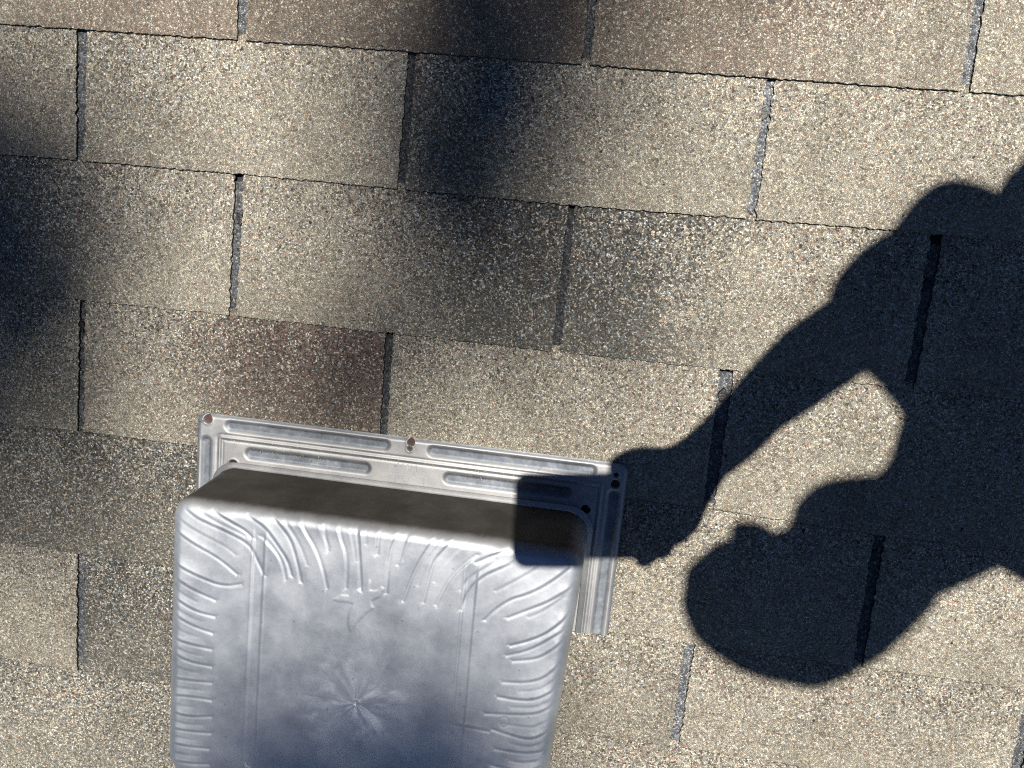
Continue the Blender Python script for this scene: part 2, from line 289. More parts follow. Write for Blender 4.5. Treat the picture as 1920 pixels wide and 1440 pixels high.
# ================================================================ the roof
T = .3048; EXP = .12618; TH = .0027
roof = empty('roof', M, kind='structure')
tag(roof, label='brown grey asphalt shingle roof under the vent')
def line_y(k, x):
    if k in LINES:
        p = LINES[k]; return float(np.interp(x * 1000, [q[0] for q in p], [q[1] for q in p])) / 1000
    return -k * EXP
def rag(p, q, n, amp, rs):
    t = np.linspace(0, 1, n, endpoint=False)[:, None]
    P = np.array(p) * (1 - t) + np.array(q) * t
    d = np.array(q) - np.array(p); d = np.array([-d[1], d[0]]) / np.hypot(*d)
    a = rs.normal(0, amp, n); a = a * .6 + np.convolve(a, [.3, .5, .3], 'same')
    a[0] = 0
    return P + d * a[:, None]
def tab_mesh(row, col, fine=True, seed=0):
    """row r hangs from course line r to r+1; columns start at slot col"""
    rs = np.random.RandomState(seed)
    h = 0 if row % 2 else .5
    x0 = (col + h) * T + .0002; x1 = x0 + T - .0004
    j = .0034 + .0004 * max(0, min(2, col + h))
    jl, jr = j + rs.uniform(-.0006, .0009), j + rs.uniform(-.0006, .0009)
    yb = lambda x: line_y(row + 1, x); yt = lambda x: line_y(row, x) + .004
    n = (lambda L: max(2, int(L / .0016))) if fine else (lambda L: 1)
    amp = .00032 if fine else 0
    xs = np.linspace(x0 + jl, x1 - jr, 9)
    P = []
    for a, b in zip(xs[:-1], xs[1:]): P.append(rag((a, yb(a)), (b, yb(b)), n(b - a), amp, rs))
    lean = rs.uniform(-.002, .002)
    P.append(rag((x1 - jr, yb(x1)), (x1 - jr + lean, yt(x1)), n(EXP), amp * 1.45, rs))
    top = -(row - 1) * EXP - .002
    ytl, ytr = yt(x0), yt(x1)
    P.append(np.array([(x1, ytr), (x1, top), (x0, top), (x0, ytl)]))
    P.append(rag((x0 + jl + lean, yt(x0)), (x0 + jl, yb(x0)), n(EXP), amp * 1.45, rs))
    O = np.concatenate(P)
    cx, cy = (x0 + x1) / 2, -(row + 1) * EXP
    O = O - np.array([cx, cy]); N = len(O)
    ztop = lambda y: -TH / 2 + TH * (1 - y / EXP)
    # inset for a worn, granule-free rim
    nx = np.roll(O, -1, 0) - np.roll(O, 1, 0); nn = np.stack([-nx[:, 1], nx[:, 0]], 1); nn /= np.linalg.norm(nn, axis=1)[:, None] + 1e-9
    ins = np.where(O[:, 1] < EXP + .003, rs.uniform(-.0001, .0004, N).clip(.00003), 0.0)[:, None] if fine else .0005
    if fine and row >= 3:      # lower courses: butt edges worn bare of granules
        wear = np.convolve(rs.uniform(.0003, .0009, N), [.25, .5, .25], 'same')[:, None]
        ins = np.where((O[:, 1] < .02)[:, None] & (np.abs(nn[:, 1]) > .5)[:, None], np.maximum(ins, wear), ins)
    I = O + nn * ins
    v = [(p[0], p[1], ztop(p[1])) for p in I] + [(p[0], p[1], ztop(p[1]) - .0004) for p in O] + [(p[0], p[1], ztop(p[1]) - TH + .0003) for p in O]
    f = [list(range(N))]; mi = [0]; run = 0; gran = False
    for i in range(N):
        k2 = (i + 1) % N
        run = run - 1 if run > 0 else rs.randint(2, 14)
        if run == 1: gran = rs.rand() < (.72 if row < 2 else .45 if row < 3 else .12)
        f.append([N + i, N + k2, k2, i]); mi.append(0 if gran else 1)
        f.append([2 * N + i, 2 * N + k2, N + k2, N + i]); mi.append(1)
    f.append(list(range(2 * N, 3 * N))[::-1]); mi.append(1)
    me = mesh('shingle', v, f, mi)
    return me, (cx, cy)
# blend per shingle, some tree shade painted into the dark left ends: (dark left, dark right, red left, red right, where it changes, width, tone)
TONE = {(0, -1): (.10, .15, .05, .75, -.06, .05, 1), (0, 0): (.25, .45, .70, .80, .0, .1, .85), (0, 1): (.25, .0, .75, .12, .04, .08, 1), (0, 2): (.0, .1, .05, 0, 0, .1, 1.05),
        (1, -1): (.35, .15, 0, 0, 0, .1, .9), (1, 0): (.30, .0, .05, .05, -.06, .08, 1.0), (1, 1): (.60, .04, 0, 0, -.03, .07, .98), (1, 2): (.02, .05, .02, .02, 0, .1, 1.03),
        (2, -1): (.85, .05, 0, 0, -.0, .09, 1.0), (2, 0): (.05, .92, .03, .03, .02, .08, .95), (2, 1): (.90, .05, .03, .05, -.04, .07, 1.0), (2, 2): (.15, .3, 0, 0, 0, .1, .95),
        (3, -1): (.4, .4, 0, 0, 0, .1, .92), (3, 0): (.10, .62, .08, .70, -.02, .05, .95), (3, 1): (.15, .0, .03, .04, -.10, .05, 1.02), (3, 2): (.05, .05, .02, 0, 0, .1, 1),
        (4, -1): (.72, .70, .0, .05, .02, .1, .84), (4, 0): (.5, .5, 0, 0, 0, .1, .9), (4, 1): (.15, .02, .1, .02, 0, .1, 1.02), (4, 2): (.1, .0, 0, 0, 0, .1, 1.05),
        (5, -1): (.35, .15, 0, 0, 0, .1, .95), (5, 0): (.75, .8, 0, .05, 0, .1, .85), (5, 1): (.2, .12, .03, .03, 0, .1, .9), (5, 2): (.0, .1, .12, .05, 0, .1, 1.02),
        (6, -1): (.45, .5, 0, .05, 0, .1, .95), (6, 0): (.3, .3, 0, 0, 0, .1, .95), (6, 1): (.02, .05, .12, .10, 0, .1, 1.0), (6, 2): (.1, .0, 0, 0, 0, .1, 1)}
LAP = {(2, 0): .62, (3, 1): .5, (4, 0): .55, (3, 0): .8, (2, 1): 1.3, (3, 2): .8, (6, 1): 1.2, (2, -1): .9, (4, 1): 1.0, (1, -1): .9, (1, 0): .9, (1, 1): .7, (1, 2): 1.2}
rr = random.Random(3)
shared = {}
for row in range(-3, 11):
    for col in range(-3, 8):
        near = -1 <= row <= 7 and -2 <= col <= 3
        if near: me, c = tab_mesh(row, col, True, seed=row * 37 + col * 11 + 900)
        else:
            me, c = tab_mesh(row, col, False, seed=5)
        o = link('shingle', me, None, roof, (c[0], c[1], rr.uniform(0, .00035) if near else 0))
        me.materials.append(G); me.materials.append(ASPH)
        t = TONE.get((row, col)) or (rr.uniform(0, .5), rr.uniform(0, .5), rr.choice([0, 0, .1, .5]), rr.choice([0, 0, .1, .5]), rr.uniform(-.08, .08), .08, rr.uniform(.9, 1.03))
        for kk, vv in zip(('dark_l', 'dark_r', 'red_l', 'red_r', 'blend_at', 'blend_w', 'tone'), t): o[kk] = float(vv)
        o['lap_y'] = float(line_y(row, c[0]) - c[1] + .0055)
        o['lap'] = LAP.get((row, col), .85)
# boards under the shingles, and the rest of the roof beyond the individually laid shingles
def slab(x0, x1, y0, y1, z0, z1):
    bm = bmesh.new(); bmesh.ops.create_cube(bm, size=1, matrix=Matrix.Translation(((x0 + x1) / 2, (y0 + y1) / 2, (z0 + z1) / 2)) @ Matrix.Diagonal((x1 - x0, y1 - y0, z1 - z0, 1)))
    return bm
bmobj('roof_deck', slab(-2.9, 4.4, -3.6, 2.2, -.07, -.0062), simple('felt', (.03, .03, .032), .95), roof)
vv_, ff_, mm_ = [], [], []
def far_tab(row, col):
    h = 0 if row % 2 else .5
    x0 = (col + h) * T + .0036; x1 = x0 + T - .0072; yb = -(row + 1) * EXP; yt = yb + EXP
    b = len(vv_)
    z = lambda y: -TH / 2 + TH * (1 - (y - yb) / EXP)
    for dz in (0, -TH + .0003):
        vv_.extend([(x0, yb, z(yb) + dz), (x1, yb, z(yb) + dz), (x1, yt + .01, z(yt + .01) + dz), (x0, yt + .01, z(yt + .01) + dz)])
    ff_.append([b, b + 1, b + 2, b + 3]); mm_.append(0)
    for i in range(3): ff_.append([b + 4 + i, b + 5 + i, b + 1 + i, b + i]); mm_.append(1)
    ff_.append([b + 7, b + 4, b, b + 3]); mm_.append(1)
for row in range(-17, 28):
    for col in range(-9, 14):
        if not (-3 <= row <= 10 and -3 <= col < 8): far_tab(row, col)
fo = link('shingle_field', mesh('shingle_field', vv_, ff_, mm_), [G, ASPH], roof); fo['kind'] = 'stuff'
for kk, q in zip(('dark_l', 'dark_r', 'red_l', 'red_r', 'blend_at', 'blend_w', 'tone'), (.1, .25, .05, .1, .5, 1, 1)): fo[kk] = float(q)
fo['lap'] = .6; fo['lap_y'] = 9.0
# dabs of sealant that show in the cut-outs
for (x, y) in TARS:
    bm = bmesh.new(); rs = random.Random(int(x * 7))
    N = 14; top = []; bot = []
    for i in range(N):
        a = i / N * 6.283; r1 = rs.uniform(.7, 1.15)
        bot.append(bm.verts.new((math.cos(a) * .0042 * r1, math.sin(a) * .0070 * r1, 0)))
        top.append(bm.verts.new((math.cos(a) * .0034 * r1, math.sin(a) * .0056 * r1, .0021)))
    bm.faces.new(top)
    for i in range(N): bm.faces.new([bot[i], bot[(i + 1) % N], top[(i + 1) % N], top[i]])
    k_ = (-y / 1000) / EXP; fr = k_ - int(k_)
    bmobj('sealant_dab', bm, TAR, roof, loc=(x / 1000, y / 1000, -TH / 2 - TH * (1 - fr) - .0002))

# ================================================================ the vent
vent = empty('roof_vent', M @ Matrix.Translation((.33, -.56, 0)), label='square weathered aluminium roof vent with a creased hood and nailed flange', cat='roof vent')
VM = Matrix.Translation((-.33, .56, 0))
def vpart(o): o.matrix_parent_inverse = Matrix.Identity(4); o.location = (-.33, .56, 0); return o
def stad(X, Y, a, b, r):
    ax, ay = a; bx, by = b; dx, dy = bx - ax, by - ay; L = dx * dx + dy * dy
    t = np.clip(((X - ax) * dx + (Y - ay) * dy) / max(L, 1e-9), 0, 1)
    return np.hypot(X - ax - t * dx, Y - ay - t * dy) - r
sm = lambda x: np.clip(x, 0, 1) ** 2 * (3 - 2 * np.clip(x, 0, 1))
# flange: pressed sheet with troughs, a step line and nail holes (mm)
X, Y = np.meshgrid(np.arange(122.5, 534.6, .6), np.arange(-640, -472.9, .5))
Z = np.full(X.shape, 5.2)
# bent-down rim
def rrect(X, Y, x0, x1, y0, y1, r):
    qx = np.abs(X - (x0 + x1) / 2) - (x1 - x0) / 2 + r; qy = np.abs(Y - (y0 + y1) / 2) - (y1 - y0) / 2 + r
    return np.hypot(np.maximum(qx, 0), np.maximum(qy, 0)) + np.minimum(np.maximum(qx, qy), 0) - r
edge = rrect(X, Y, 122.5, 534.6, -700, -473, 9)
Z -= 2.2 * sm((edge + 5) / 5) ** 1.5
for a, b in [((156, -482.6), (307, -482.6)), ((354, -482.9), (500, -482.9)), ((177, -507.6), (290, -507.6)), ((371, -507.0), (480, -507.0))]:
    d = stad(X, Y, a, b, 7.3); Z -= 2.3 * sm(-d / 5.0)
for a, b in [((132.2, -501), (132.2, -690)), ((523.6, -503), (523.6, -690))]:
    d = stad(X, Y, a, b, 7.3); Z -= 2.3 * sm(-d / 5.0)
g = np.abs(rrect(X, Y, 146.2, 511.6, -760, -494.6, 1.5))
Z += .6 * np.exp(-(g / 1.2) ** 2) - .45 * np.exp(-((g - 2.8) / 1.1) ** 2)
inner = rrect(X, Y, 146.2, 511.6, -760, -494.6, 1.5); Z -= .5 * sm(-inner / 2)
HOLES = [(133.4, -478.6, 4.6), (332.3, -477.2, 3.9), (331.6, -483.2, 2.7), (523.5, -483.7, 2.6), (523.8, -492.4, 4.4), (160, -520.0, 4.7), (499.7, -520.0, 4.7)]
for hx, hy, hr in HOLES:
    d = np.hypot(X - hx, Y - hy) - hr; Z += .35 * np.exp(-(d / 1.3) ** 2) - 2.9 * sm(-d / .9)
# cracks from the corner hole to the edge
for pts in ([(133.8, -475), (134.4, -472)], [(130.2, -480.5), (122, -484)], [(332.8, -473.8), (333, -472)]):
    for a, b in zip(pts[:-1], pts[1:]): Z -= 1.6 * np.exp(-(stad(X, Y, a, b, 0) / .5) ** 2)
rs = np.random.RandomState(4)
for _ in range(26):
    cx, cy, s_ = rs.uniform(122, 534), rs.uniform(-640, -473), rs.uniform(8, 26)
    Z += rs.uniform(-.22, .22) * np.exp(-((X - cx) ** 2 + (Y - cy) ** 2) / s_ ** 2)
keep = (edge < .2)[:-1, :-1] & ~((X > 160) & (X < 494) & (Y < -530))[:-1, :-1]
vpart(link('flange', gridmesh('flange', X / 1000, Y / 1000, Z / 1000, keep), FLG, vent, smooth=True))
for hx, hy, hr in HOLES:
    bm = bmesh.new(); bmesh.ops.create_cone(bm, cap_ends=True, segments=20, radius1=hr * .92 / 1000, radius2=hr * .8 / 1000, depth=.0008, matrix=Matrix.Translation((hx / 1000, hy / 1000, .0026)))
    vpart(bmobj('nail_head' if hy > -510 else 'hole_backing', bm, RUST if hy > -510 else DARK, vent))

# grit washed down against the flange and lying loose on the tabs
bm = bmesh.new(); rg = random.Random(12)
def grit(x, y, z, s):
    r_ = bmesh.ops.create_icosphere(bm, subdivisions=1, radius=s, matrix=Matrix.Translation((x, y, z)) @ Matrix.Rotation(rg.uniform(0, 3), 4, 'Z') @ Matrix.Diagonal((rg.uniform(.7, 1.3), rg.uniform(.6, 1), rg.uniform(.5, .8), 1)))
    for q in r_['verts']: q.co += Vector((rg.uniform(-1, 1), rg.uniform(-1, 1), rg.uniform(-1, 1))) * s * .25
for _ in range(170): grit(rg.uniform(.15, .505), rg.choice([-.4955, -.4975, -.5165, -.5035]) + rg.gauss(0, .0012), .0053, rg.uniform(.0003, .0006))
for _ in range(130): grit(rg.uniform(.122, .535), -.4722 + abs(rg.gauss(0, .0016)), .0014, rg.uniform(.0004, .0009))
for _ in range(260): grit(rg.uniform(-.08, .9), rg.uniform(-.86, -.08), .0016, rg.uniform(.0005, .0009))
go = bmobj('loose_grit', bm, simple('grit', (.42, .37, .28), .9, 0, .6, 900), roof); go['kind'] = 'stuff'

# hood
HX0, HX1, HY0, HY1, HH = 146.3, 502.5, -792., -527.0, 91.5
Rf = 12.; rc = 7.
xs = np.concatenate([np.arange(HX0 - 92, HX0 - 8, 3.5), np.arange(HX0 - 8, HX1 + 8, .85), np.arange(HX1 + 8, HX1 + 94, 3.5)])
ys = np.concatenate([np.arange(HY0 - 92, HY0 - 8, 3.5), np.arange(HY0 - 8, HY1 + 8, .85), np.arange(HY1 + 8, HY1 + 94, 3.5)])
X, Y = np.meshgrid(xs, ys)
ax0, ax1, ay0, ay1 = HX0 + Rf, HX1 - Rf, HY0 + Rf, HY1 - Rf          # inner rounded rectangle (radius rc)
cx = np.clip(X, ax0 + rc, ax1 - rc); cy = np.clip(Y, ay0 + rc, ay1 - rc)
dx, dy = X - cx, Y - cy; dl = np.hypot(dx, dy); d = np.where((np.abs(dx) > 0) | (np.abs(dy) > 0), dl - rc, -1.)
gx, gy = dx / np.maximum(dl, 1e-6), dy / np.maximum(dl, 1e-6)
dmax = Rf * math.pi / 2 + HH - Rf - 5.0
dc = np.clip(d, 0, dmax); th = np.minimum(dc / Rf, math.pi / 2)
out = Rf * np.sin(th); wl = np.maximum(dc - Rf * math.pi / 2, 0)
PX = np.where(d > 0, cx + gx * (rc + out), X); PY = np.where(d > 0, cy + gy * (rc + out), Y)
PX = PX - 9.0 * np.clip((X - 420) / 80, 0, 1) * np.clip((-541 - Y) / 183, 0, 1.3)
PX = PX + gx * wl * .03; PY = PY + gy * wl * np.where(gy > 0, .07, 0)
PZ = HH - Rf * (1 - np.cos(th)) - wl
# slight taper of the walls outwards, and a low crown of the top sheet
PZ += 1.6 * sm(1 - np.maximum(np.abs((X - 325) / 170), np.abs((Y + 660) / 125))) 
# pressed-in stiffening ribs
TOPM = sm((Rf * .9 - np.maximum(d, -1)) / (Rf * .9))
D = np.zeros(X.shape)
for (xa, ya, xb, yb) in ((228, -545, 227, -766), (412, -551, 412.3, -775)):
    q = stad(X, Y, (xa, ya), (xb, yb), 0)
    D += (-.5 * sm((5.6 - q) / 2.2) + .2 * np.exp(-((q - 5.9) / 1.0) ** 2)) * sm((ya + 3 - Y) / 14)
# stretch creases
def cdist(X, Y, pts):
    best = np.full(X.shape, 1e9); side = np.zeros(X.shape); along = np.zeros(X.shape)
    L = 0; seg = []
    for a, b in zip(pts[:-1], pts[1:]): seg.append(math.dist(a, b))
    tot = sum(seg)
    for (a, b), sl in zip(zip(pts[:-1], pts[1:]), seg):
        ux, uy = (b[0] - a[0]) / sl, (b[1] - a[1]) / sl
        t = np.clip((X - a[0]) * ux + (Y - a[1]) * uy, 0, sl)
        qx, qy = X - a[0] - t * ux, Y - a[1] - t * uy; q = np.hypot(qx, qy)
        mm = q < best; best = np.where(mm, q, best); side = np.where(mm, np.sign(ux * qy - uy * qx), side); along = np.where(mm, (L + t) / tot, along)
        L += sl
    return best, side, along, tot
def chaikin(p):
    for _ in range(2):
        q = [p[0]]
        for a, b in zip(p[:-1], p[1:]): q += [(a[0] * .75 + b[0] * .25, a[1] * .75 + b[1] * .25), (a[0] * .25 + b[0] * .75, a[1] * .25 + b[1] * .75)]
        p = q + [p[-1]]
    return p
NC = len(CREASES)
def mid(a, b, f):   # a shorter fold lying between two neighbours
    n = 6; R_ = lambda p: [np.array([np.interp(t, np.linspace(0, 1, len(p)), [q[k_] for q in p]) for k_ in (0, 1)]) for t in np.linspace(0, f, n)]
    return [tuple((u + v) / 2) for u, v in zip(R_(a), R_(b))]
for a_, b_, f_ in ((3, 4, .8), (4, 8, .6), (8, 9, .7), (9, 11, .55), (10, 13, .6), (13, 14, .8), (14, 15, .7), (15, 16, .7), (16, 18, .6), (18, 20, .6), (0, 1, .7), (0, 2, .6), (28, 30, .7), (30, 31, .8), (31, 32, .7), (32, 33, .8), (33, 34, .7), (34, 35, .8), (35, 36, .6), (36, 37, .8), (37, 38, .7), (38, 39, .8), (22, 23, .7), (23, 24, .7), (24, 25, .8), (25, 26, .7), (26, 27, .7)):
    CREASES.append(mid(CREASES[a_], CREASES[b_], f_))
for i, pts in enumerate(CREASES):
    p = chaikin(pts); x_, y_ = zip(*p)
    pad = 14
    iy = np.where((ys > min(y_) - pad) & (ys < max(y_) + pad))[0]; ix = np.where((xs > min(x_) - pad) & (xs < max(x_) + pad))[0]
    if not len(iy) or not len(ix): continue
    sl_ = np.s_[iy[0]:iy[-1] + 1, ix[0]:ix[-1] + 1]
    q, sd, al, tot = cdist(X[sl_], Y[sl_], p)
    rs = np.random.RandomState(i + 50); A = rs.uniform(.7, 1.15) * CR_A * (1.0 if i < NC else .38) * (1.35 if 28 <= i < 40 else 1.0); wv = rs.uniform(.8, 1.2)
    # a fold: the sheet rises slowly towards it and drops off sharply on the down-slope (or right-hand) side
    vx, vy = p[-1][0] - p[0][0], p[-1][1] - p[0][1]
    if abs(vx) > abs(vy) * 1.1: up = 1.0 if vx > 0 else -1.0
    else: up = (1.0 if i % 3 else -1.0) * (-1.0 if vy < 0 else 1.0)
    s_ = q * sd * up
    fade = np.clip((1 - al) * 1.3, .12, 1) * np.clip(al * 6 + .3, 0, 1); L1 = (6.5 - 4.2 * al) * wv
    endc = np.where(al >= .999, np.exp(-(q / 1.5) ** 2), 1)
    hh = np.where(s_ > 0, np.exp(-s_ / L1), np.exp(-(s_ / 1.9) ** 2))
    D[sl_] += A * (fade * hh - (.35 + .25 * al) * np.exp(-((s_ + 2.2) / 1.4) ** 2) - .22 * al ** 3 * np.exp(-(s_ / 2.6) ** 2)) * endc
# the rivet dimple, its raised ring, a pressed ring
q = np.hypot(X - 321.3, Y + 690.6); D += -1.0 * np.exp(-(q / 1.5) ** 2) + .5 * np.exp(-((q - 3.2) / .8) ** 2) - .25 * np.exp(-(q / 25) ** 2)
q = np.hypot(X - 453.9, Y + 687.2); D += -.22 * np.exp(-((q - 4.6) / .6) ** 2)
# bird pressed into the sheet
def inpoly(X, Y, P):
    ins = np.zeros(X.shape, bool); dist = np.full(X.shape, 1e9)
    for (xa, ya), (xb, yb) in zip(P, P[1:] + P[:1]):
        c_ = ((ya > Y) != (yb > Y)) & (X < (xb - xa) * (Y - ya) / ((yb - ya) or 1e-9) + xa); ins ^= c_
        dist = np.minimum(dist, stad(X, Y, (xa, ya), (xb, yb), 0))
    return ins, dist
ins, ds = inpoly(X, Y, BIRD)
D += np.where(ins, .35 * sm(ds / 1.0), 0) + .28 * np.exp(-(ds / .55) ** 2)
# soft oil-canning of thin sheet
rs = np.random.RandomState(9)
for _ in range(46):
    a_, b_, s_ = rs.uniform(HX0, HX1), rs.uniform(HY0, HY1), rs.uniform(10, 34)
    D += rs.uniform(-.35, .35) * np.exp(-((X - a_) ** 2 + (Y - b_) ** 2) / s_ ** 2)
PZ += D * TOPM
front = (gy < -.75) & (wl > 14)                                     # open louvre side, facing down the slope
keep = ~((dc >= dmax)[:-1, :-1] & (dc >= dmax)[1:, 1:] & (dc >= dmax)[:-1, 1:] & (dc >= dmax)[1:, :-1]) & ~front[:-1, :-1]
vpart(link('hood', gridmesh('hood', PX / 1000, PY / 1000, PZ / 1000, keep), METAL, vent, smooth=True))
# turned-out lip where the hood meets the flange
bm = bmesh.new()
def strip(bm, x0, x1, y0, y1, z0, z1):
    bmesh.ops.create_cube(bm, size=1, matrix=Matrix.Translation(((x0 + x1) / 2000, (y0 + y1) / 2000, (z0 + z1) / 2000)) @ Matrix.Diagonal(((x1 - x0) / 1000, (y1 - y0) / 1000, (z1 - z0) / 1000, 1)))
# lip follows the rounded corners
N = 12; path = []
path.append((HX0, -640))
for i in range(N + 1):
    a = math.pi - i / N * math.pi / 2; path.append((HX0 + 17.5 + math.cos(a) * 17.5, HY1 - 17.5 + math.sin(a) * 17.5))
for i in range(N + 1):
    a = math.pi / 2 - i / N * math.pi / 2; path.append((HX1 - 17.5 + math.cos(a) * 17.5, HY1 - 17.5 + math.sin(a) * 17.5))
path.append((HX1, -640))
pv = []
for i, (x, y) in enumerate(path):
    a = path[max(0, i - 1)]; b = path[min(len(path) - 1, i + 1)]
    tx, ty = b[0] - a[0], b[1] - a[1]; l = math.hypot(tx, ty); ox, oy = -ty / l, tx / l
    if y < -600: pass
    tp_ = 1.4 + 3.4 * max(0, oy); x += ox * tp_; y += oy * tp_
    pv.append([bm.verts.new(((x + ox * o_) / 1000, (y + oy * o_) / 1000, z_ / 1000)) for o_, z_ in ((-.6, 10.5), (1.2, 7.6), (4.6, 6.9), (4.9, 6.0), (1.5, 5.6))])
for a, b in zip(pv[:-1], pv[1:]):
    for i in range(4): bm.faces.new([a[i], a[i + 1], b[i + 1], b[i]])
vpart(bmobj('hood_lip', bm, LIPM, vent, True))
bm = bmesh.new()
for z in range(8): strip(bm, HX0 + 10, HX1 - 10, HY0 + 22, HY0 + 24, 8 + z * 9, 11 + z * 9)
for x in range(0, 34): strip(bm, HX0 + 10 + x * 10, HX0 + 11 + x * 10, HY0 + 24.2, HY0 + 25.2, 6, 78)
vpart(bmobj('screen', bm, METAL, vent))
bm = bmesh.new(); bmesh.ops.create_cone(bm, cap_ends=True, segments=16, radius1=.0025, radius2=.0017, depth=.0014, matrix=Matrix.Translation((.3213, -.6906, .0908)))
vpart(bmobj('rivet', bm, simple('rivet_steel', (.22, .23, .25), .5, .8), vent))
# pressed lettering, read from the upper side
def letters(txt, x, y, z, size, rot, name='lettering'):
    c = bpy.data.curves.new(name, 'FONT'); c.body = txt; c.size = size; c.extrude = .00025; c.bevel_depth = .00012; c.align_x = 'CENTER'; c.space_character = 1.25
    t = bpy.data.objects.new(name, c); COL.objects.link(t)
    me = bpy.data.meshes.new_from_object(t); COL.objects.unlink(t); bpy.data.objects.remove(t)
    me.transform(Matrix.Translation((x, y, z)) @ Matrix.Rotation(rot, 4, 'Z'))
    vpart(link(name, me, METAL, vent))
letters('NFA', .3305, -.4985, .0048, .0088, math.radians(180))
letters('10 SQ IN', .333, -.5078, .0048, .0080, math.radians(180))
letters('VENTS', .3335, -.5665, .0912, .0062, 0.0)

# ================================================================ the photographer
SK = simple('skin', (.42, .26, .19), .5, 0, .1, 30); SHIRT = simple('shirt_cloth', (.055, .075, .12), .9, 0, .2, 300, .3)
TROU = simple('trouser_cloth', (.10, .10, .105), .9, 0, .2, 300, .3); CAPM = simple('cap_cloth', (.03, .035, .05), .9, 0, .2, 300, .3)
SHOE = simple('shoe_rubber', (.04, .04, .045), .7); PH = simple('phone_glass', (.02, .02, .025), .15, 0, .05); EYE = simple('eye_white', (.7, .7, .68), .2, 0, .02)
def capsules(chains, shrink=0.0):
    bm = bmesh.new()
    for ch in chains:
        for a, b in zip(ch[:-1], ch[1:]):
            t = bmesh.new()
            for q in (a, b):
                bmesh.ops.create_icosphere(t, subdivisions=2, radius=max(.003, q[3] / 1000 - shrink), matrix=Matrix.Translation((q[0] / 1000, q[1] / 1000, q[2] / 1000)))
            r_ = bmesh.ops.convex_hull(t, input=t.verts)
            bmesh.ops.delete(t, geom=[g_ for g_ in r_['geom_interior'] if isinstance(g_, bmesh.types.BMVert)], context='VERTS')
            me = bpy.data.meshes.new('t'); t.to_mesh(me); t.free(); bm.from_mesh(me); bpy.data.meshes.remove(me)
    return bm
def remesh(name, bm, voxel, mat, parent, it=4):
    me = bpy.data.meshes.new(name); bm.to_mesh(me); bm.free()
    o = bpy.data.objects.new(name, me); COL.objects.link(o)
    r_ = o.modifiers.new('r', 'REMESH'); r_.mode = 'VOXEL'; r_.voxel_size = voxel; r_.use_smooth_shade = True
    s_ = o.modifiers.new('s', 'SMOOTH'); s_.iterations = it; s_.factor = .5
    dg = bpy.context.evaluated_depsgraph_get(); e = o.evaluated_get(dg)
    me2 = bpy.data.meshes.new_from_object(e, preserve_all_data_layers=False, depsgraph=dg)
    bpy.data.objects.remove(o)
    return link(name, me2, mat, parent, smooth=True)
P = PERSON
FEET = (1420, -560, 10)
man = empty('person', M, label='person in a dark shirt and cap bending over the vent and holding a phone', cat='person')
hipc = (1400, -290, 930, 135)
hipL, hipR = (1390, -380, 900, 95), (1390, -200, 900, 95)
kneeL, kneeR = (1330, -560, 480, 58), (1330, -330, 480, 58)
ankL, ankR = (1430, -680, 95, 42), (1430, -450, 95, 42)
elbL = (1290, -330, 930, 40); wrL = (1330, -540, 720, 28); hdL = (1335, -560, 640, 32)
lsh = P['lsh'][0]
torso = [P['torso'][0], P['torso'][1], hipc]
thin = lambda ch, k_=.72: [tuple(q[:3]) + (q[3] * k_,) for q in ch]     # under the clothes
body = capsules([P['head'], P['nose'], P['neck'], P['collar'], thin(P['chest'], .8), thin([P['chest'][1], P['pec'][0]]), thin(P['rsh']), thin(P['lsh']), thin(torso), thin(P['uarm'][:2], .8), [tuple(P['uarm'][1][:3]) + (36,), P['uarm'][2]], thin([hipc, hipL, kneeL]), thin([hipc, hipR, kneeR]), P['farm'], P['palm'], P['index'], P['middle'], P['ring'], P['little'], P['thumb'],
                 [P['palm'][1], P['index'][0]], [P['palm'][1], P['middle'][0]], [P['palm'][1], P['ring'][0]], [P['palm'][2], P['little'][0]], [P['palm'][2], P['thumb'][0]],
                 [tuple(kneeL[:3]) + (44,), ankL], [tuple(kneeR[:3]) + (44,), ankR], [thin([lsh])[0], elbL, wrL, hdL],
                 [hdL, (1330, -560, 560, 9)], [hdL, (1310, -545, 550, 9)], [hdL, (1290, -535, 550, 9)], [hdL, (1275, -520, 565, 8)], [hdL, (1345, -530, 590, 10)],
                 [ankL, (1330, -690, 40, 34)], [ankR, (1330, -460, 40, 34)]], .0)
remesh('body', body, .006, SK, man, 3)
sh = capsules([P['chest'], P['flare'], P['side'], P['side'], P['waist'], [P['chest'][1], P['pec'][0]], P['rsh'], P['lsh'], torso, [P['uarm'][0][:3] + [47], P['uarm'][1][:3] + [50]], [lsh, tuple((a + b) / 2 for a, b in zip(lsh, elbL))[:3] + (52,)]], -.005)
from mathutils import noise as mn
def rumple(o, amp, sc, ry=1.0):
    for q in o.data.vertices:
        p_ = Vector((q.co.x, q.co.y * ry, q.co.z)) * sc
        q.co += q.normal * amp * (mn.noise(p_) + .5 * mn.noise(p_ * 2.3))
rumple(remesh('shirt', sh, .009, SHIRT, man, 2), .012, 9, .6)
tr = capsules([[hipc, hipL, kneeL, (1425, -670, 130, 55)], [hipc, hipR, kneeR, (1425, -440, 130, 55)]], -.006)
remesh('trousers', tr, .012, TROU, man, 3)
for ax, ay in ((1430, -685), (1430, -455)):
    s_ = capsules([[(ax + 30, ay, 42, 40), (ax - 60, ay - 5, 34, 38), (ax - 170, ay - 12, 28, 30)], [(ax + 10, ay, 42, 44), (ax, ay, 95, 48)]])
    o = remesh('shoe', s_, .008, SHOE, man, 3)
    for q in o.data.vertices: q.co.z = max(q.co.z, .0035)
hd = P['head']
cp = capsules([[tuple(q[:2]) + (q[2] + 7, q[3]) for q in hd]])
